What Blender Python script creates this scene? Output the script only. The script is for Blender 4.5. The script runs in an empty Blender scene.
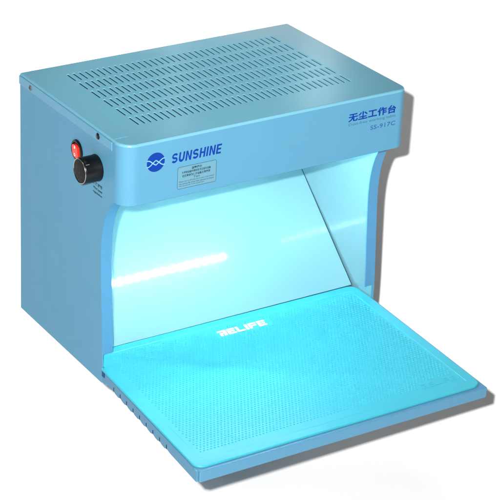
import bpy, bmesh, math, random
from mathutils import Vector, Matrix
random.seed(4)
sc = bpy.context.scene
COL = sc.collection
W, D, H = 0.40, 0.2196, 0.3289          # width, depth, height of the cabinet (m)
HF = -0.0429                             # front plane of the hood
HB = 0.2514                              # lower edge of the hood
RC = 0.020                               # corner radius of the hood

# ------------------------------------------------------------------ materials
def mat(name, col, rough=.4, metal=0, coat=0, coat_r=.05, spec=.5, emit=None, es=0,
        noise=0, nscale=40, bump=0, bscale=600, sub=0, cior=1.5):
    m = bpy.data.materials.new(name); m.use_nodes = True
    nt = m.node_tree; b = nt.nodes['Principled BSDF']
    b.inputs['Base Color'].default_value = (*col, 1)
    b.inputs['Roughness'].default_value = rough
    b.inputs['Metallic'].default_value = metal
    b.inputs['Coat Weight'].default_value = coat
    b.inputs['Coat Roughness'].default_value = coat_r
    b.inputs['Coat IOR'].default_value = cior
    b.inputs['Specular IOR Level'].default_value = spec
    if sub:
        b.inputs['Subsurface Weight'].default_value = sub
        b.inputs['Subsurface Radius'].default_value = (.2, .8, 1)
        b.inputs['Subsurface Scale'].default_value = .004
    if emit:
        b.inputs['Emission Color'].default_value = (*emit, 1)
        b.inputs['Emission Strength'].default_value = es
    tc = nt.nodes.new('ShaderNodeTexCoord')
    if noise:
        n = nt.nodes.new('ShaderNodeTexNoise'); n.inputs['Scale'].default_value = nscale
        n.inputs['Detail'].default_value = 5
        nt.links.new(tc.outputs['Object'], n.inputs['Vector'])
        mr = nt.nodes.new('ShaderNodeMapRange')
        mr.inputs['From Min'].default_value = .3; mr.inputs['From Max'].default_value = .7
        mr.inputs['To Min'].default_value = max(0, rough-noise); mr.inputs['To Max'].default_value = rough+noise
        nt.links.new(n.outputs['Fac'], mr.inputs['Value'])
        nt.links.new(mr.outputs['Result'], b.inputs['Roughness'])
        mx = nt.nodes.new('ShaderNodeMix'); mx.data_type = 'RGBA'
        mx.inputs[6].default_value = (*[c*.97 for c in col], 1)
        mx.inputs[7].default_value = (*[min(1, c*1.03) for c in col], 1)
        nt.links.new(n.outputs['Fac'], mx.inputs[0])
        nt.links.new(mx.outputs[2], b.inputs['Base Color'])
    if bump:
        n2 = nt.nodes.new('ShaderNodeTexNoise'); n2.inputs['Scale'].default_value = bscale
        n2.inputs['Detail'].default_value = 3
        nt.links.new(tc.outputs['Object'], n2.inputs['Vector'])
        bp = nt.nodes.new('ShaderNodeBump'); bp.inputs['Strength'].default_value = bump
        bp.inputs['Distance'].default_value = .0004
        nt.links.new(n2.outputs['Fac'], bp.inputs['Height'])
        nt.links.new(bp.outputs['Normal'], b.inputs['Normal'])
    return m

M = dict(
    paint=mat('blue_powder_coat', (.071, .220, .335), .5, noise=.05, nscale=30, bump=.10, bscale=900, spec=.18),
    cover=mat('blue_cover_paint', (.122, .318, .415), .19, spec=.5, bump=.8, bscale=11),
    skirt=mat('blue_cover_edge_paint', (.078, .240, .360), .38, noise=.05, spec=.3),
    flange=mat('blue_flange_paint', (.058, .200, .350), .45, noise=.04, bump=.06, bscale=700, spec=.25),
    liner=mat('pale_liner', (.122, .248, .280), .38, noise=.01, coat=1, coat_r=.045, cior=1.9),
    panel=mat('pale_reflector', (.125, .250, .280), .36, noise=.01, nscale=12, spec=.25, coat=.50, coat_r=.072, cior=1.5),
    tray=mat('blue_tray_plastic', (.060, .180, .285), .45, noise=.02, nscale=200, spec=.25),
    mat=mat('cyan_silicone', (.033, .308, .385), .42, noise=.04, nscale=60, spec=.35),
    white=mat('white_print', (.8, .84, .86), .5, noise=.03),
    navy=mat('blue_print', (.001, .027, .215), .5, noise=.03, spec=.15),
    navy2=mat('faded_blue_print', (.018, .080, .23), .5, noise=.03, spec=.15),
    grey=mat('grey_blue_print', (.030, .105, .18), .5, noise=.03, spec=.15),
    ink=mat('dark_print', (.004, .020, .032), .5, noise=.03, spec=.15),
    dark=mat('notch_shade_dark', (.003, .007, .010), .7, noise=.05, spec=.2),
    seam_shade=mat('teal_seam_shade', (.006, .035, .050), .7, noise=.05, spec=.2),
    gap_shade=mat('deep_blue_gap_shade', (.004, .055, .14), .6, noise=.05, spec=.2),
    filt=mat('filter_shade_dark', (.002, .012, .018), .8, noise=.1, nscale=200, bump=.5, bscale=900, spec=.1),
    black=mat('black_knob', (.003, .004, .005), .34, noise=.06, nscale=80, spec=.22),
    blackf=mat('black_knob_face', (.003, .003, .003), .55, noise=.1, nscale=300, spec=.2),
    chrome=mat('chrome_ring', (.42, .41, .40), .25, metal=1, noise=.05),
    steel=mat('screw_steel', (.08, .085, .09), .6, metal=.3, noise=.08),
    red=mat('red_rocker', (.42, .012, .005), .3, emit=(1, .05, .02), es=.25, noise=.05, spec=.4),
    led=mat('led_emitter', (.8, .9, 1), .4, emit=(.54, .88, 1.0), es=790),
    board=mat('white_led_board', (.6, .63, .63), .5, noise=.05),
    ground=mat('white_seamless_paper', (.80, .792, .784), .85, spec=.1, noise=.02, nscale=3),
)

# ------------------------------------------------------------------ helpers
def link(name, me, m, parent=None, smooth=False):
    o = bpy.data.objects.new(name, me); COL.objects.link(o)
    if m is not None and not me.materials: me.materials.append(m)
    if parent is not None: o.parent = parent
    if smooth:
        for p in me.polygons: p.use_smooth = True
    return o
def obj(name, bm, m, parent=None, smooth=False, recalc=True):
    if recalc: bmesh.ops.recalc_face_normals(bm, faces=bm.faces)
    me = bpy.data.meshes.new(name); bm.to_mesh(me); bm.free()
    return link(name, me, m, parent, smooth)
def tag(o, label=None, cat=None, group=None, kind=None):
    if label: o['label'] = label
    if cat: o['category'] = cat
    if group: o['group'] = group
    if kind: o['kind'] = kind
    return o
def prism(bm, pts, off):
    a = [bm.verts.new(p) for p in pts]; b = [bm.verts.new(Vector(p)+Vector(off)) for p in pts]
    n = len(pts); bm.faces.new(a); bm.faces.new(b[::-1])
    for i in range(n): bm.faces.new((a[i], b[i], b[(i+1) % n], a[(i+1) % n]))
def hexa(bm, c):   # 8 corners: bottom ring 4, top ring 4
    v = [bm.verts.new(p) for p in c]
    for f in ((3,2,1,0),(4,5,6,7),(0,1,5,4),(1,2,6,5),(2,3,7,6),(3,0,4,7)): bm.faces.new([v[i] for i in f])
    return v
def box(bm, x0, x1, y0, y1, z0, z1):
    return hexa(bm, [(x0,y0,z0),(x1,y0,z0),(x1,y1,z0),(x0,y1,z0),(x0,y0,z1),(x1,y0,z1),(x1,y1,z1),(x0,y1,z1)])
def bev(bm, w, seg=2, sel=None):
    es = [e for e in bm.edges if sel is None or sel(e)]
    bmesh.ops.bevel(bm, geom=es, offset=w, segments=seg, profile=.5, affect='EDGES')
def lathe(bm, prof, n=48, M_=Matrix.Identity(4)):   # profile (r, h) around local z
    rings = []
    for r, h in prof:
        if r < 1e-6: rings.append([bm.verts.new(M_ @ Vector((0,0,h)))])
        else: rings.append([bm.verts.new(M_ @ Vector((r*math.cos(2*math.pi*k/n), r*math.sin(2*math.pi*k/n), h))) for k in range(n)])
    for a, b in zip(rings, rings[1:]):
        for k in range(n):
            q = [a[k % len(a)], a[(k+1) % len(a)], b[(k+1) % len(b)], b[k % len(b)]]
            u = []
            for v in q:
                if v not in u: u.append(v)
            if len(u) > 2: bm.faces.new(u)

# ================================================================== the bench
bench = bpy.data.objects.new('clean_workbench', None); COL.objects.link(bench)
tag(bench, 'pale blue dust-free bench cabinet with glowing open front, slotted top and projecting tray', 'clean bench')

# side edge path seen from the side: from the foot up and forward to the hood
curve = [(0,.0), (.0,.04), (.0035,.10), (.0066,.155), (.0066,.178), (.0052,.195), (.0022,.210),
         (-.0022,.2235), (-.0080,.2350), (-.0145,.2440), (-.0215,HB)]
def spline(p, n=6):
    out = []
    for i in range(len(p)-1):
        a = Vector((*p[max(i-1,0)],0)); b = Vector((*p[i],0)); c = Vector((*p[i+1],0)); d = Vector((*p[min(i+2,len(p)-1)],0))
        for k in range(n):
            t = k/n
            v = .5*((2*b)+(-a+c)*t+(2*a-5*b+4*c-d)*t*t+(-a+3*b-3*c+d)*t**3)
            out.append((v.x, v.y))
    out.append(p[-1]); return out
cv = spline(curve, 5)
T = .0016
def wallx(y, right):      # the right wall flares a little to the front
    return (W + .0042*(D-y)/D) if right else 0.0
for right in (False, True):
    bm = bmesh.new()
    ztop = (HB) if right else H-.0022
    out = [(D-.0005, 0.0)] + list(cv)
    if right: out += [(D-.0005, HB)]
    else: out += [(HF+RC, HB), (HF+RC, ztop), (D-.0005, ztop)]
    if not right: out = [q for i, q in enumerate(out) if i == 0 or (abs(q[0]-out[i-1][0])+abs(q[1]-out[i-1][1])) > 1e-5]
    pts = [(wallx(y, right), y, z) for y, z in out]
    prism(bm, pts, (-T if right else T, 0, 0))
    o = obj('side_panel', bm, M['paint'], bench)
    # pale inner skin
    bm = bmesh.new()
    zi = .262
    inn = [(D-.003, .003)] + [(y+.0025, z) for y, z in cv if .003 < z < HB-.002] + [(D-.003, HB-.002)]
    sx = -1 if right else 1
    prism(bm, [(wallx(y, right)+sx*(T+.0003), y, z) for y, z in inn], (sx*.0006, 0, 0))
    obj('inner_lining', bm, M['liner'], o)
    # folded front flange
    bm = bmesh.new()
    path = [q for q in cv if q[1] >= .04]
    path = [(path[0][0], .0385)] + path
    path.append((-.0245, HB+.003))
    wd = .0145
    ra = []; rb = []
    for i, (y, z) in enumerate(path):
        a = Vector(path[max(i-1,0)]); b = Vector(path[min(i+1,len(path)-1)]); t = (b-a).normalized(); nrm = Vector((-t.y, t.x))  # pointing forward(-y)
        xo = wallx(y, right)+sx*.0002; xi = xo+sx*wd
        f = Vector((y, z))+nrm*.0004; g = Vector((y, z))-nrm*.0014
        ra.append([bm.verts.new((xo, f.x, f.y)), bm.verts.new((xi, f.x, f.y)), bm.verts.new((xi, g.x, g.y)), bm.verts.new((xo, g.x, g.y))])
    for a, b in zip(ra, ra[1:]):
        for k in range(4): bm.faces.new((a[k], a[(k+1)%4], b[(k+1)%4], b[k]))
    bm.faces.new(ra[0]); bm.faces.new(ra[-1][::-1])
    obj('front_flange', bm, M['flange'], o)

# hood: rounded front shell of the upper part, swept in plan with a rolled top edge
def plan(off=0.0, xr=W+.0018):
    p = []
    R = RC-off; n = 24
    for k in range(n+1):
        a = math.pi + (math.pi/2)*k/n
        p.append((RC+R*math.cos(a), HF+RC+R*math.sin(a)))
    Rr = .013; R2 = Rr-off
    for k in range(n+1):
        a = -math.pi/2 + (math.pi/2)*k/n
        p.append((xr-Rr+R2*math.cos(a), HF+Rr+R2*math.sin(a)))
    p.append((W-off, D))
    return p
bm = bmesh.new()
rings = []
TB = .0028
lv = [(HB+.0006, .0012), (HB, .0006), (HB+.0006, 0), (H-TB, 0)]
for z, off in lv:
    rings.append([bm.verts.new((x, y, z)) for x, y in plan(off)])
for a, b in zip(rings, rings[1:]):
    for k in range(len(a)-1): bm.faces.new((a[k], a[k+1], b[k+1], b[k]))
# inside skin
ins = [[bm.verts.new((x, y, z)) for x, y in plan(.0020)] for z in (HB+.0010, H-.004)]
for k in range(len(ins[0])-1): bm.faces.new((ins[0][k+1], ins[0][k], ins[1][k], ins[1][k+1]))
for k in range(len(ins[0])-1): bm.faces.new((ins[0][k], ins[0][k+1], rings[0][k+1], rings[0][k]))
bmesh.ops.remove_doubles(bm, verts=bm.verts, dist=1e-6)
hood = obj('hood', bm, M['paint'], bench, recalc=False)
bm = bmesh.new()
prism(bm, [(x, y, .268) for x, y in plan(.0024)] + [(.0024, D-.002, .268)], (0, 0, .0012))
obj('hood_underside', bm, M['liner'], hood)

# back and base
bm = bmesh.new(); box(bm, .0016, W-.0016, D-.0018, D, .0, H-.0022)
obj('back_panel', bm, M['paint'], bench)
bm = bmesh.new(); box(bm, .0018, W-.0005, .002, D-.002, .0004, .0022)
obj('base_plate', bm, M['paint'], bench)

# slotted top cover
bm = bmesh.new()
NX, NY = 37, 6
px, py_ = (.3520-.0508)/36, .0312
sx0, sy0 = .0508, .0213            # first slot centre x, first slot centre y (front row)
sl, sw = .0250, .0042
xs = [sx0-px/2+px*i for i in range(NX+1)]
ys = [sy0-py_/2+py_*j for j in range(NY+1)]
cache = {}
def V(x, y, z):
    k = (round(x, 6), round(y, 6), round(z, 6))
    if k not in cache: cache[k] = bm.verts.new((x, y, z))
    return cache[k]
zb = H-.0014
NS = 2
for i in range(NX):
    for j in range(NY):
        cx, cy = (xs[i]+xs[i+1])/2, (ys[j]+ys[j+1])/2
        hole = []; r = sw/2; s = sl/2-r
        hw, he, ct = sw/2, sl/2, .0005
        cap = [(hw, he-ct), (hw-ct, he), (0, he), (-hw+ct, he), (-hw, he-ct)]
        hole = [(cx+u, cy+v) for u, v in cap] + [(cx-u, cy-v) for u, v in cap]
        n = len(hole)
        # cell corners: right-top, left-top, left-bottom, right-bottom
        RT, LT, LB, RB = (xs[i+1], ys[j+1]), (xs[i], ys[j+1]), (xs[i], ys[j]), (xs[i+1], ys[j])
        h2 = NS
        for zz, flip in ((H, False),):
            g = lambda q: V(q[0], q[1], zz)
            tl = hole[:2*NS+1]; bl = hole[2*NS+1:]
            bm.faces.new([g(RT)]+[g(q) for q in reversed(tl[:h2+1])][0:0]+[g(LT)]+[g(q) for q in reversed(tl)])
            bm.faces.new([g(LT), g(LB)]+[g(bl[0]), g(tl[-1])])
            bm.faces.new([g(LB), g(RB)]+[g(q) for q in reversed(bl)])
            bm.faces.new([g(RB), g(RT)]+[g(tl[0]), g(bl[-1])])
        for k in range(n):
            a, b = hole[k], hole[(k+1) % n]
            sh = lambda q: (cx+(q[0]-cx)*.52, q[1])
            a1, b1 = sh(a), sh(b)
            bm.faces.new((V(*a, H), V(*b, H), V(*b1, H-.0010), V(*a1, H-.0010)))
            bm.faces.new((V(*a1, H-.0010), V(*b1, H-.0010), V(*b1, zb), V(*a1, zb)))
# border of the cover around the slot grid
outer = plan(TB+.0001)
x0, x1, y0, y1 = xs[0], xs[-1], ys[0], ys[-1]
bot = [V(x, y0, H) for x in xs]; top = [V(x, y1, H) for x in xs]
lef = [V(x0, y, H) for y in ys]; rig = [V(x1, y, H) for y in ys]
ov = [V(x, y, H) for x, y in outer]
bl_, br_ = V(TB, D, H), V(W-TB, D, H)
nh = len(outer)//2
# left border, front border, right border, back border
bm.faces.new([bl_]+[ov[0]]+lef)                 # left (bl_, front-left side, up the grid)
bm.faces.new(ov[:nh]+[ov[nh]]+bot[::-1])        # front
bm.faces.new(ov[nh:-1]+[br_]+rig[::-1])         # right
bm.faces.new([br_, bl_]+top)                    # back
bmesh.ops.triangulate(bm, faces=[f for f in bm.faces if len(f.verts) > 8])
for f in bm.faces:
    if f.normal.z < 0 and abs(f.normal.z) > .9: f.normal_flip()
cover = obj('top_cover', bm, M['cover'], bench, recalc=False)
# rolled edge, front and sides; lighter cover colour put in for its highlight
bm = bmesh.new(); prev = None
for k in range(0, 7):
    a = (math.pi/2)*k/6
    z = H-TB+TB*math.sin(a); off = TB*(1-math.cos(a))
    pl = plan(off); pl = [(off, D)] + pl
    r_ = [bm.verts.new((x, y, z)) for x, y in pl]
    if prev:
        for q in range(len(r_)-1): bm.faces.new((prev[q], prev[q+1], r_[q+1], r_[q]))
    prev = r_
obj('rolled_edge_highlight', bm, M['cover'], cover, recalc=False)
# folded skirt of the cover on the left and right side
for sgn in (0, 1):
    bm = bmesh.new()
    X = -.0014 if sgn == 0 else W+.0004
    prism(bm, [(X, -.0180, .3152), (X, D, .3152), (X, D, H-.0024), (X, -.0180, H-.0024)], (.0013, 0, 0))
    bev(bm, .0006, 2)
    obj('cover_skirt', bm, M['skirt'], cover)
bm = bmesh.new(); box(bm, .003, .0215, -.0164, -.0155, H-.0002, H+.0005); bev(bm, .0002, 1)
obj('cover_seam', bm, M['skirt'], cover)
bm = bmesh.new(); box(bm, .03, .372, -.01, .205, H-.024, H-.022)
obj('filter_screen', bm, M['filt'], bench)  # plate under the slots, coloured near-black for the shade inside
bm = bmesh.new()
for (a, b, c, d) in ((.028,.030,-.01,.205), (.372,.374,-.01,.205), (.028,.374,-.012,-.01), (.028,.374,.205,.207)):
    box(bm, a, b, c, d, H-.026, H-.003)
obj('filter_housing', bm, M['filt'], bench)

# sloping reflector panel
PY0, PZ0, PS = .0398, .0207, .911
bm = bmesh.new()
ye = D-.004; ze = PZ0+(ye-PY0)*PS
th = Vector((0, .0018, -.002))
prism(bm, [(.004, PY0, PZ0), (W-.0022, PY0, PZ0), (W-.0022, ye, ze), (.004, ye, ze)], th)
panel = obj('reflector_panel', bm, M['panel'], bench)
nrm = Vector((0, -PS, 1)).normalized(); up = Vector((0, 1, PS)).normalized()
bm = bmesh.new()
def strip(a, b, wdir, w, h):
    a, b = Vector(a), Vector(b); wd_ = Vector(wdir)*w
    prism(bm, [a, b, b+wd_, a+wd_], nrm*h)
A0 = Vector((.006, PY0, PZ0)); A1 = Vector((W-.0022, PY0, PZ0)); B1 = Vector((W-.0022, ye, ze))
prism(bm, [A0+Vector((.05,0,0))-up*.0004, A1-up*.0004, A1+up*.0006, A0+Vector((.05,0,0))-up*.0003], nrm*.0004)
prism(bm, [A1+up*.0009, B1, B1+Vector((.0009,0,0)), A1+up*.0009+Vector((.0009,0,0))], nrm*.0005)
obj('panel_seam_shade', bm, M['seam_shade'], panel)  # dark strips painted as the shade in the panel's edge gaps

# back wall lining above the reflector
bm = bmesh.new(); box(bm, .004, W-.003, D-.0035, D-.0025, ze, .266)
obj('rear_lining', bm, M['liner'], bench)

# LED strip under the hood
bm = bmesh.new(); box(bm, .03, .37, .0020, .0140, .2655, .2675); bev(bm, .0003, 1)
strip_o = obj('led_strip', bm, M['board'], bench)
NL = 23
chip0 = None
for k in range(NL):
    x = .046 + k*.0138
    if chip0 is None:
        bm = bmesh.new(); box(bm, -.0026, .0026, -.0026, .0026, -.0010, 0)
        chip0 = obj('led_chip', bm, M['led'], strip_o); chip0.location = (x, .008, .2654)
    else:
        c = chip0.copy(); c.parent = strip_o; c.location = (x, .008, .2654); COL.objects.link(c)

# tray projecting to the front
tz = lambda y: .0180 + .0462*min(y, 0.0)
bz = lambda y: .0060 + .055*min(y, 0.0)
xl = lambda y: .0006 + .0236*min(y, 0.0)      # left edge drifts outwards to the front
xr = lambda y: .4040 - .0010*abs(min(y, 0))
YF = -.2359
bm = bmesh.new()
ya = .040
def ringt(z, y0_, ins_=0):
    return None
c = [(xl(YF)+.0006, YF, bz(YF)), (xr(YF), YF, bz(YF)), (W-.004, ya, .006), (.004, ya, .006),
     (xl(YF)+.0006, YF, tz(YF)), (xr(YF), YF, tz(YF)), (W-.004, ya, .0180), (.004, ya, .0180)]
# keep the sides straight: side points at y=-.002
bm.verts.ensure_lookup_table()
low = [(xl(YF)+.0012, YF, bz(YF)), (xr(YF), YF, bz(YF)), (xr(-.003), -.003, bz(-.003)), (W-.004, -.0025, .006), (W-.004, ya, .006), (.004, ya, .006), (.004, -.006, .0058), (xl(-.006)+.0012, -.006, bz(-.006))]
hi = [(x, y, tz(y)) for x, y, z in low]
va = [bm.verts.new(p) for p in low]; vb = [bm.verts.new(p) for p in hi]
bm.faces.new(va[::-1]); bm.faces.new(vb)
for i in range(8): bm.faces.new((va[i], va[(i+1)%8], vb[(i+1)%8], vb[i]))
bmesh.ops.recalc_face_normals(bm, faces=bm.faces)
ed = [e for e in bm.edges if all(v.co.y < YF+.001 for v in e.verts) or (abs(e.verts[0].co.x-e.verts[1].co.x) < .01 and min(v.co.y for v in e.verts) < -.2 and max(v.co.y for v in e.verts) > -.01)]
bmesh.ops.bevel(bm, geom=ed, offset=.0014, segments=3, profile=.5, affect='EDGES')
tray = obj('tray', bm, M['tray'], bench)
# scalloped skirt on the left edge, with notches between the lobes
bm = bmesh.new()
NT = [-.0324-.0163*k for k in range(9)]
top_pts = []; bot_pts = []
y = -.0095
lobes = [(-.0095, NT[0])] + [(NT[k], NT[k+1]) for k in range(8)] + [(NT[8], YF+.004)]
for i, (a, b) in enumerate(lobes):
    a2 = a-(.0011 if i else 0); b2 = b+(.0011 if i < 9 else 0)
    n = 10
    for k in range(n+1):
        t = k/n; yy = a2+(b2-a2)*t
        if i < 9:
            e = (.0020*(1-abs(2*t-1)**4.0)*(.75+.5*t)) if i else (1-(1-t)**3)*(1-t**6)*.0018
            z = bz(yy)+.0012-e
        else:
            e = .0014*(1-(1-min(t*5, 1))**3)
            z = bz(yy)+.0012-e
        bot_pts.append((yy, z))
    if i < 9:
        bot_pts.append((b2, bz(b2)+.0062)); bot_pts.append((b2-.0022, bz(b2)+.0062))
ye2 = YF+.004
prof = bot_pts + [(ye2, tz(ye2)-.0006), (-.0095, tz(-.0095)-.0006)]
pts = [(xl(y)-.0012, y, z) for y, z in prof]
prism(bm, pts, (.0022, 0, 0))
obj('scalloped_edge', bm, M['tray'], tray)
for yn in NT:
    bm = bmesh.new()
    xx = xl(yn)-.0012+.0002
    prism(bm, [(xx, yn+.00105, bz(yn)+.0004), (xx, yn+.00105, bz(yn)+.0060), (xx, yn-.00105, bz(yn)+.0060), (xx, yn-.00105, bz(yn)+.0004)], (.0015, 0, 0))
    obj('notch_shade', bm, M['dark'], tray)  # dark block fills each notch as painted shade
bm = bmesh.new()   # dark block painted as the shade where tray meets cabinet, small foot below
prism(bm, [(-.0004, -.0006, .0100), (-.0004, -.0006, .0180), (-.0004, -.0056, .0172), (-.0004, -.0056, .0100)], (.003, 0, 0))
obj('tray_gap_shade', bm, M['gap_shade'], tray)
bm = bmesh.new(); box(bm, -.0002, .012, -.0115, -.0004, .0010, .0098); bev(bm, .0012, 3)
obj('tray_foot', bm, M['tray'], tray)

# speed knob and switch
KX = Vector((0, .0186, .2801))
MX = Matrix.Translation(KX) @ Matrix.Rotation(-math.pi/2, 4, 'Y')
bm = bmesh.new()
lathe(bm, [(0, -.0005), (.0160, -.0005), (.0166, .001), (.0160, .0035), (.0160, .0215), (.0157, .0226), (.0150, .0230)], 64, MX)
knob = obj('speed_knob', bm, M['black'], bench, smooth=True)
bm = bmesh.new(); lathe(bm, [(.0152, .0227), (.0155, .0233), (.0149, .0236), (.0145, .0230)], 64, MX)
obj('knob_ring', bm, M['chrome'], knob, smooth=True)
bm = bmesh.new(); lathe(bm, [(.0147, .0230), (.0125, .0234), (.004, .0236), (0, .0236)], 64, MX)
obj('knob_face', bm, M['blackf'], knob, smooth=True)
bm = bmesh.new()
MR = Matrix.Translation(Vector((0, .0186, .2801))) @ Matrix.Rotation(-math.pi/2, 4, 'Y')
for k in range(3):   # small pointer mark on the barrel
    pass
box(bm, -.0212, -.0165, .0070, .0078, .2915, .2922); obj('pointer_mark', bm, M['chrome'], knob)

SWC = Vector((0, .0670, .2835))
MS = Matrix.Translation(SWC) @ Matrix.Rotation(-math.pi/2, 4, 'Y')
bm = bmesh.new(); lathe(bm, [(0, -.0005), (.0134, -.0005), (.0134, .0014), (.0122, .0024), (.0104, .0024), (.0100, .0004), (0, .0004)], 48, MS)
sw_ = obj('power_switch', bm, M['black'], bench)
bm = bmesh.new()
def disc_cut(bm, c, r, lim, x_of, dx):
    pts = []
    for k in range(40):
        a = 2*math.pi*k/40; y = r*math.cos(a); z = r*math.sin(a)
        y = max(-lim, min(lim, y)); pts.append((x_of(z), c.y+y, c.z+z))
    prism(bm, pts, (dx, 0, 0))
disc_cut(bm, SWC+Vector((0,.0008,-.0010)), .0088, .0068, lambda z: -.0034-.10*z, .0030); bev(bm, .0004, 1, lambda e: e.calc_length() > .0004 and all(v.co.x < -.002 for v in e.verts))
rk = obj('rocker', bm, M['red'], sw_)
bm = bmesh.new()
def ringmark(bm, c, r0, r1, x):
    n = 24
    a = [bm.verts.new((x, c[0]+r0*math.cos(2*math.pi*k/n), c[1]+r0*math.sin(2*math.pi*k/n))) for k in range(n)]
    b = [bm.verts.new((x, c[0]+r1*math.cos(2*math.pi*k/n), c[1]+r1*math.sin(2*math.pi*k/n))) for k in range(n)]
    for k in range(n): bm.faces.new((a[k], a[(k+1)%n], b[(k+1)%n], b[k]))
ringmark(bm, (SWC.y+.001, SWC.z-.0055), .0012, .0019, -.0034)
box(bm, -.0046, -.0040, SWC.y-.0004, SWC.y+.0004, SWC.z+.003, SWC.z+.0065)
obj('switch_symbols', bm, M['white'], rk)

for (y, z, m, r) in ((.1878, .3205, 'steel', .0034), (.0148, .3217, 'black', .0040)):
    bm = bmesh.new()
    MS2 = Matrix.Translation((-.0014, y, z)) @ Matrix.Rotation(-math.pi/2, 4, 'Y')
    lathe(bm, [(0, -.0004), (r, -.0004), (r, .0004), (r*.8, .0011), (0, .0012)], 32, MS2)
    s = obj('screw', bm, M[m], bench, smooth=True)
    tag(s, 'grey screw near the rear of the side' if m == 'steel' else 'black screw near the front of the side')
    bm = bmesh.new(); lathe(bm, [(0, .00125), (r*.32, .00125), (r*.32, .0015), (0, .0015)], 6, MS2)
    obj('screw_socket', bm, M['steel' if m == 'black' else 'black'], s)

# ------------------------------------------------------------------ writing
def basis(kind):
    if kind == 'front': return Vector((1,0,0)), Vector((0,0,1)), Vector((0,-1,0))
    if kind == 'left':  return Vector((0,-1,0)), Vector((0,0,1)), Vector((-1,0,0))
    if kind == 'tray':  return Vector((1,0,0)), Vector((0,1,.0462)).normalized(), Vector((0,-.0462,1)).normalized()
def text(name, s, kind, bl, tr_w, hgt, m, parent, shear=0, bold=0, space=1.0, wd=None):
    cu = bpy.data.curves.new(name, 'FONT'); cu.body = s; cu.size = 1; cu.shear = shear; cu.offset = bold; cu.space_character = space
    cu.resolution_u = 3
    to = bpy.data.objects.new(name, cu); COL.objects.link(to)
    dg = bpy.context.evaluated_depsgraph_get(); dg.update()
    me = bpy.data.meshes.new_from_object(to.evaluated_get(dg))
    bpy.data.objects.remove(to); bpy.data.curves.remove(cu)
    xs_ = [v.co.x for v in me.vertices]; ys_ = [v.co.y for v in me.vertices]
    if not xs_: print('EMPTY TEXT', s); return None
    a, b, c_, d = min(xs_), max(xs_), min(ys_), max(ys_)
    e1, e2, n = basis(kind); bl = Vector(bl)
    for v in me.vertices:
        v.co = bl + e1*((v.co.x-a)/(b-a)*tr_w) + e2*((v.co.y-c_)/(d-c_)*hgt) + n*.00016
    me.name = name; me.materials.clear()
    o = link(name, me, m, parent); return o

# brand word and round emblem
FY = HF
bm = bmesh.new()
def stroke_word(bm, word, X0, Z0, width, hgt, sh, wts, gap=.20):
    # letters as heavy strokes in a unit box; S is an arc band
    aw = {'S': .86, 'U': .84, 'N': .86, 'H': .84, 'I': .27, 'E': .74}
    tot_ = sum(aw[c] for c in word)+gap*(len(word)-1); cur_ = 0
    st = wts
    def put(poly, c0):
        vs_ = []
        for u, v in poly:
            vs_.append(bm.verts.new((X0+(c0+u+sh*v)/(tot_+sh)*width, FY-.00015, Z0+v*hgt)))
        bm.faces.new(vs_)
    def band(pts_, c0, w):
        for i in range(len(pts_)-1):
            (a0, b0), (a1, b1) = pts_[i], pts_[i+1]
            def nm(k):
                p0 = pts_[max(k-1, 0)]; p1 = pts_[min(k+1, len(pts_)-1)]
                dx_, dz_ = p1[0]-p0[0], p1[1]-p0[1]; l_ = math.hypot(dx_, dz_) or 1
                return -dz_/l_*w/2, dx_/l_*w/2
            n0, n1 = nm(i), nm(i+1)
            put([(a0+n0[0], b0+n0[1]), (a0-n0[0], b0-n0[1]), (a1-n1[0], b1-n1[1]), (a1+n1[0], b1+n1[1])], c0)
    for ch in word:
        w_ = aw[ch]
        if ch == 'S':
            p = []; hw = st*.85; r1 = w_/2-hw/2; cx_ = w_/2; ry = (1-hw)/4
            for k in range(0, 15):      # upper bowl
                t = math.radians(25+ (245)*k/14); p.append((cx_+r1*math.cos(t), 1-hw/2-ry+ry*math.sin(t)))
            for k in range(1, 15):      # lower bowl
                t = math.radians(90-245*k/14); p.append((cx_+r1*math.cos(t), hw/2+ry+ry*math.sin(t)))
            band(p, cur_, hw)
        elif ch == 'U':
            p = [(st/2, 1)]; r1 = w_/2-st/2
            for k in range(0, 13):
                t = math.pi+math.pi*k/12; p.append((w_/2+r1*math.cos(t), .40+.27*math.sin(t)*1.1))
            p.append((w_-st/2, 1)); band(p, cur_, st)
        elif ch == 'N':
            put([(0,0), (st,0), (st,1), (0,1)], cur_); put([(w_-st,0), (w_,0), (w_,1), (w_-st,1)], cur_)
            put([(st*1.0,1), (st*1.0,.66), (w_-st*1.0,0), (w_-st*1.0,.34)], cur_)
        elif ch == 'H':
            put([(0,0), (st,0), (st,1), (0,1)], cur_); put([(w_-st,0), (w_,0), (w_,1), (w_-st,1)], cur_)
            put([(st,.42), (w_-st,.42), (w_-st,.60), (st,.60)], cur_)
        elif ch == 'I':
            put([(0,0), (st,0), (st,1), (0,1)], cur_)
        elif ch == 'E':
            put([(0,0), (st,0), (st,1), (0,1)], cur_)
            for (a_, b_, l_) in ((0,.18,w_), (.41,.59,w_*.93), (.82,1,w_)): put([(st,a_), (l_,a_), (l_,b_), (st,b_)], cur_)
        cur_ += w_+gap
stroke_word(bm, 'SUNSHINE', .0640, .2962, .0690, .0122, .17, .25, .17)
obj('lettering', bm, M['navy'], hood)
bm = bmesh.new()
cx, cz, rx, rz = .0432, .3024, .0120, .0120
n = 64
vs = [bm.verts.new((cx+rx*math.cos(2*math.pi*k/n), FY-.00014, cz+rz*math.sin(2*math.pi*k/n))) for k in range(n)]
bm.faces.new(vs)
emb = obj('emblem_disc', bm, M['navy'], hood)
bm = bmesh.new()
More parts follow.
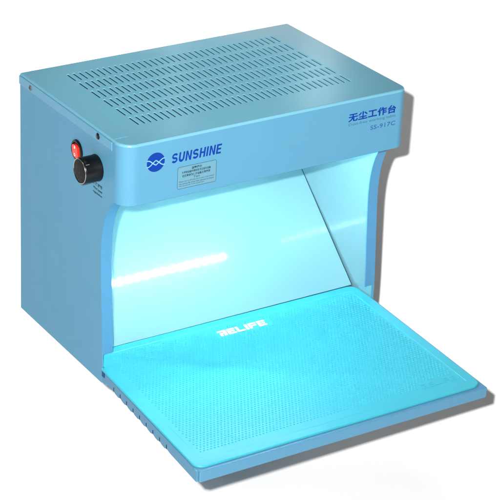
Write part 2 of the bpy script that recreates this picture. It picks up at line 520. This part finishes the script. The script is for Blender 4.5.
def ribbon(bm, f, t0, t1, w, y, nn=60):
    pr = None
    for k in range(nn+1):
        t = t0+(t1-t0)*k/nn
        x, z = f(t); x2, z2 = f(t+1e-4); tx, tz_ = x2-x, z2-z; l = math.hypot(tx, tz_) or 1
        ox, oz = -tz_/l*w/2, tx/l*w/2
        r_ = (bm.verts.new((x+ox, y, z+oz)), bm.verts.new((x-ox, y, z-oz)))
        if pr: bm.faces.new((pr[0], pr[1], r_[1], r_[0]))
        pr = r_
def wave(t):
    q = abs(t)
    if q < .34: return .0030*(1-q/.34)
    return -.0040*math.sin((q-.34)/.66*math.pi*.62)
for sg, yy in ((1, -.00030), (-1, -.00036)):
    ribbon(bm, lambda t: (cx+t*rx*1.02, cz+sg*wave(t)-.0006), -1, 1, .0013, FY+yy)
obj('emblem_waves', bm, mat('pale_blue_print', (.13, .32, .42), .45, noise=.03), emb)

# rounded label frame and its small print
bm = bmesh.new()
def rr(x0_, x1_, z0_, z1_, r, n=6):
    p = []
    for (cx_, cz_, a0) in ((x1_-r, z1_-r, 0), (x0_+r, z1_-r, 90), (x0_+r, z0_+r, 180), (x1_-r, z0_+r, 270)):
        for k in range(n+1):
            a = math.radians(a0+90*k/n); p.append((cx_+r*math.cos(a), cz_+r*math.sin(a)))
    return p
o_, i_ = rr(.0730, .1262, .2612, .2893, .0024), rr(.0734, .1258, .2616, .2889, .0020)
va = [bm.verts.new((x, FY-.00015, z)) for x, z in o_]; vb = [bm.verts.new((x, FY-.00015, z)) for x, z in i_]
for k in range(len(va)): bm.faces.new((va[k], va[(k+1)%len(va)], vb[(k+1)%len(va)], vb[k]))
lab = obj('label_frame', bm, M['ink'], hood)
bm = bmesh.new(); bm.faces.new([bm.verts.new((x, FY-.00008, z)) for x, z in rr(.0731, .1261, .2613, .2892, .0023)])
obj('label_plate', bm, mat('pale_grey_label', (.094, .225, .300), .4, noise=.04, spec=.3), lab)
for s, x, z, w, h, bo in (('温馨提示', .0920, .2838, .0140, .0032, .02), ('不使用设备时请关闭,可以延长设备', .0790, .2797, .0395, .0032, .02),
                      ('滤芯寿命为保证设备正常使用', .0795, .2755, .0380, .0032, .02), ('Tips', .0948, .2718, .0086, .0030, .0),
                      ('Please turn it off when not in use, it can extend', .0757, .2691, .0475, .0021, 0), ('the service life of the filter element to ensure', .0757, .2663, .0475, .0021, 0),
                      ('the normal use of the equipment.', .0757, .2635, .0340, .0021, 0)):
    text('small_print', s, 'front', (x, FY, z), w, h, M['ink'], lab, bold=bo)

text('lettering', '无尘工作台', 'front', (.3130, FY, .3003), .0712, .0112, M['navy'], hood, bold=.034, space=1.08)
text('lettering', 'Dust-free working table', 'front', (.3140, FY, .2940), .0700, .0046, M['grey'], hood)
text('lettering', 'SS-917C', 'front', (.3470, FY, .2838), .0372, .0058, M['navy2'], hood, bold=.014, space=1.1)

# marking below the knob
side_l = [o for o in bench.children if o.name.startswith('side_panel')][0]
for s, y, z, w, h, bo in (('风速调节', .0275, .2562, .0225, .0046, .02), ('Wind speed', .0275, .2504, .0222, .0038, .02), ('regulation', .0275, .2452, .0222, .0034, .02)):
    text('lettering', s, 'left', (0, y, z), w, h, M['ink'], side_l, bold=bo+.012)

# ================================================================== the mat
mx0, mx1, my0, my1, mr = -.0008, .4000, -.2302, .0400, .0125
mt = .0022
MZ = lambda y: tz(y)+.0002 + (0 if y < 0 else 0)
def rrect(a, b, c_, d, r, n=10):
    p = []
    for ci, (cx_, cy_, a0) in enumerate(((b-r, d-r, 0), (a+r, d-r, 90), (a+r, c_+r, 180), (b-r, c_+r, 270))):
        if ci == 2: p += [(a, .001), (a, 0), (a, -.0004), (a, -.0008)]
        if ci == 0: p += [(b, -.0008), (b, -.0004), (b, 0), (b, .001)]
        for k in range(n+1):
            t = math.radians(a0+90*k/n); p.append((cx_+r*math.cos(t), cy_+r*math.sin(t)))
    return p
def fitx(x, y):
    # the mat follows the slight drift of the tray's left edge
    u = (x-mx0)/(mx1-mx0)
    left = (mx0 + .0165*min(y, 0)) if y < -.0006 else .0036
    return left+(mx1-left)*u + (0 if y < 0.002 else (.0026*(1-u) if False else 0))
bm = bmesh.new()
loops = []
for ins_, zz in ((0, 0), (0, mt*.7), (.0003, mt*.93), (.0010, mt), (.0125, mt), (.0132, mt-.00035)):
    loops.append([bm.verts.new((fitx(x, y), y, MZ(y)+zz)) for x, y in rrect(mx0+ins_, mx1-ins_, my0+ins_, my1-ins_, max(mr-ins_, .003))])
for a, b in zip(loops, loops[1:]):
    m_ = len(a)
    for k in range(m_): bm.faces.new((a[k], a[(k+1)%m_], b[(k+1)%m_], b[k]))
bm.faces.new(loops[0][::-1]); bm.faces.new(loops[-1])

# raised dots
dx, dy = .0047, .0040
zt = mt-.00035
j = 0; y = -.2035
while y < .022:
    x = .0195+(dx/2 if j % 2 else 0)
    while x < .3830:
        r = .0015
        if not (.166 < x < .2455 and -.0015 < y < .0160) and not (.326 < x < .383 and y < -.1935):
            z0 = MZ(y)+zt
            X = fitx(x, y)
            b_ = [bm.verts.new((X+r*math.cos(math.pi/3*k), y+r*math.sin(math.pi/3*k), z0-.0001)) for k in range(6)]
            t_ = [bm.verts.new((X+r*.5*math.cos(math.pi/3*k), y+r*.5*math.sin(math.pi/3*k), z0+.0009)) for k in range(6)]
            for k in range(6): bm.faces.new((b_[k], b_[(k+1)%6], t_[(k+1)%6], t_[k]))
            bm.faces.new(t_)
        x += dx
    y += dy; j += 1
wm = obj('work_mat', bm, M['mat'], None)
tag(wm, 'cyan silicone mat with raised dots lying on the projecting tray', 'work mat')

# block letters of the mat's word, drawn from strokes (x0, z0, x1, z1 in letter units)
bm = bmesh.new()
L = {'R': [(0,.80,1,1), (.70,.58,1,.80), (.15,.38,1,.58), (.15,0,.45,.38), (.62,0,.98,.38)],
     'E': [(0,0,.28,1), (.28,.80,1,1), (.28,.40,.9,.60), (.28,0,1,.20)],
     'L': [(0,0,.28,1), (.28,0,1,.22)],
     'I': [(0,0,.30,1)],
     'F': [(0,0,.28,1), (.28,.80,1,1), (.28,.38,.9,.58)]}
cur = 0; adv = []
for ch in 'RELIFE':
    w = .30 if ch == 'I' else 1.0
    adv.append((ch, cur)); cur += w+.16
tot = cur-.16
bx0, by0, bw, bh = .1705, .0010, .0700, .0125
def block_word(bm, bx0, by0, bw, bh, rise):
  for ch, c0 in adv:
    for (a, b, c_, d) in L[ch]:
        q = []
        for (u, v) in ((a, b), (c_, b), (c_, d), (a, d)):
            xx = (c0+u+.15*v)/tot*bw+bx0; yy = by0+v*bh
            q.append((xx, yy, MZ(yy)+mt-.0006))
        prism(bm, q, (0, 0, rise))
block_word(bm, bx0, by0, bw, bh, .0007)
obj('mat_lettering', bm, M['white'], wm)
bm = bmesh.new(); block_word(bm, .3290, -.2075, .0500, .0090, .0008)
obj('embossed_lettering', bm, M['mat'], wm)

# ================================================================== setting
FWD = Vector((.4748, .8801)).normalized()
LAT = Vector((FWD.y, -FWD.x))
O2 = Vector((.2, 0)); HP = .25; S0 = .10; R = .5
prof = [(-2.2, -HP), (-1.0, -HP), (0, -HP), (S0, -HP)]
for k in range(1, 33):
    a = (math.pi/2)*k/32; prof.append((S0+R*math.sin(a), -HP+R-R*math.cos(a)))
prof += [(S0+R, .36), (S0+R, .468), (S0+R+.004, .468), (S0+R+.004, -HP)]
bm = bmesh.new(); pr = None
for s, z in prof:
    r_ = []
    for l in (-1.5, -.5, .5, 1.5):
        p = O2+FWD*s+LAT*l; r_.append(bm.verts.new((p.x, p.y, z)))
    if pr:
        for k in range(3): bm.faces.new((pr[k], pr[k+1], r_[k+1], r_[k]))
    pr = r_
# added unseen block under the bench, raises it to offset the shadow
box(bm, .225, .375, .105, .205, -HP-.02, 0.0002)
g = obj('ground', bm, M['ground'], None)
for p in g.data.polygons: p.use_smooth = len(p.vertices) == 4 and p.area > .01 and p.index < 33*3
tag(g, 'plain white seamless backdrop and surface behind and below the bench, with an added unseen block', None, None, 'structure')

# ------------------------------------------------------------------ camera
Cc = Vector((-1.0343774402249637, -1.848590650085511, 1.2327559069779913))
cr = Vector((0.8800528300050499, -0.4747900366439814, 0.009024273029427874))
cu_ = Vector((0.17976993951054326, 0.3506835427885488, 0.9190777016474982))
cb = cr.cross(cu_)
cam = bpy.data.cameras.new('camera'); co = bpy.data.objects.new('camera', cam); COL.objects.link(co)
co.matrix_world = Matrix(((cr.x, cu_.x, cb.x, Cc.x), (cr.y, cu_.y, cb.y, Cc.y), (cr.z, cu_.z, cb.z, Cc.z), (0,0,0,1)))
cam.sensor_width = 36; cam.lens = 1994.3393/500*36
cam.shift_x = (250-84.0611)/500; cam.shift_y = (137.8023-250)/500
cam.clip_start = .05; cam.clip_end = 50
sc.camera = co

# ------------------------------------------------------------------ light
a, e, dist = math.radians(-35.5), math.radians(28.25), 2.5
lp = Vector((.2, 0, .1))+Vector((math.sin(a)*math.cos(e), -math.cos(a)*math.cos(e), math.sin(e)))*dist
ld = bpy.data.lights.new('drop_shadow_key', 'POINT'); ld.energy = 545; ld.shadow_soft_size = .014  # added lamp beside the camera, placed to cast the offset drop shadow
ld.color = (1, .985, .97)
lo = bpy.data.objects.new('drop_shadow_key', ld); COL.objects.link(lo); lo.location = lp
for (pos, sx_, sy_, pw) in (((1.087, 1.098, .837), .075, .15, .075), ((.815, 1.185, .850), .022, .30, .030)):
    al = bpy.data.lights.new('lid_reflection_lamp', 'AREA'); al.shape = 'RECTANGLE'; al.size = sx_; al.size_y = sy_  # added unseen lamps, only for pale reflections in the cover
    al.energy = pw; al.color = (.92, 1, .96)
    ao = bpy.data.objects.new('lid_reflection_lamp', al); COL.objects.link(ao); ao.location = pos
    dv = Vector((.25, .08, .33))-Vector(pos); ao.rotation_euler = dv.to_track_quat('-Z', 'Y').to_euler()
tl = bpy.data.lights.new('lid_fill_spot', 'SPOT'); tl.energy = 115; tl.spot_size = math.radians(13.0); tl.spot_blend = .35  # added spot that brightens the cover and its edges
tl.shadow_soft_size = .08; tl.color = (.96, 1, .99)
to_ = bpy.data.objects.new('lid_fill_spot', tl); COL.objects.link(to_); to_.location = (1.05, .10, H+1.85)
to_.rotation_euler = (Vector((.185, .09, H))-Vector((1.05, .10, H+1.85))).to_track_quat('-Z', 'Y').to_euler()
w = bpy.data.worlds.new('World'); sc.world = w; w.use_nodes = True
bg = w.node_tree.nodes['Background']; bg.inputs[0].default_value = (1, .98, .96, 1); bg.inputs[1].default_value = .015

sc.view_settings.view_transform = 'Standard'; sc.view_settings.look = 'None'
sc.view_settings.exposure = 0; sc.view_settings.gamma = 1
sc.cycles.use_denoising = True
sc.cycles.max_bounces = 8
sc.cycles.sample_clamp_indirect = 20
sc.cycles.blur_glossy = 0
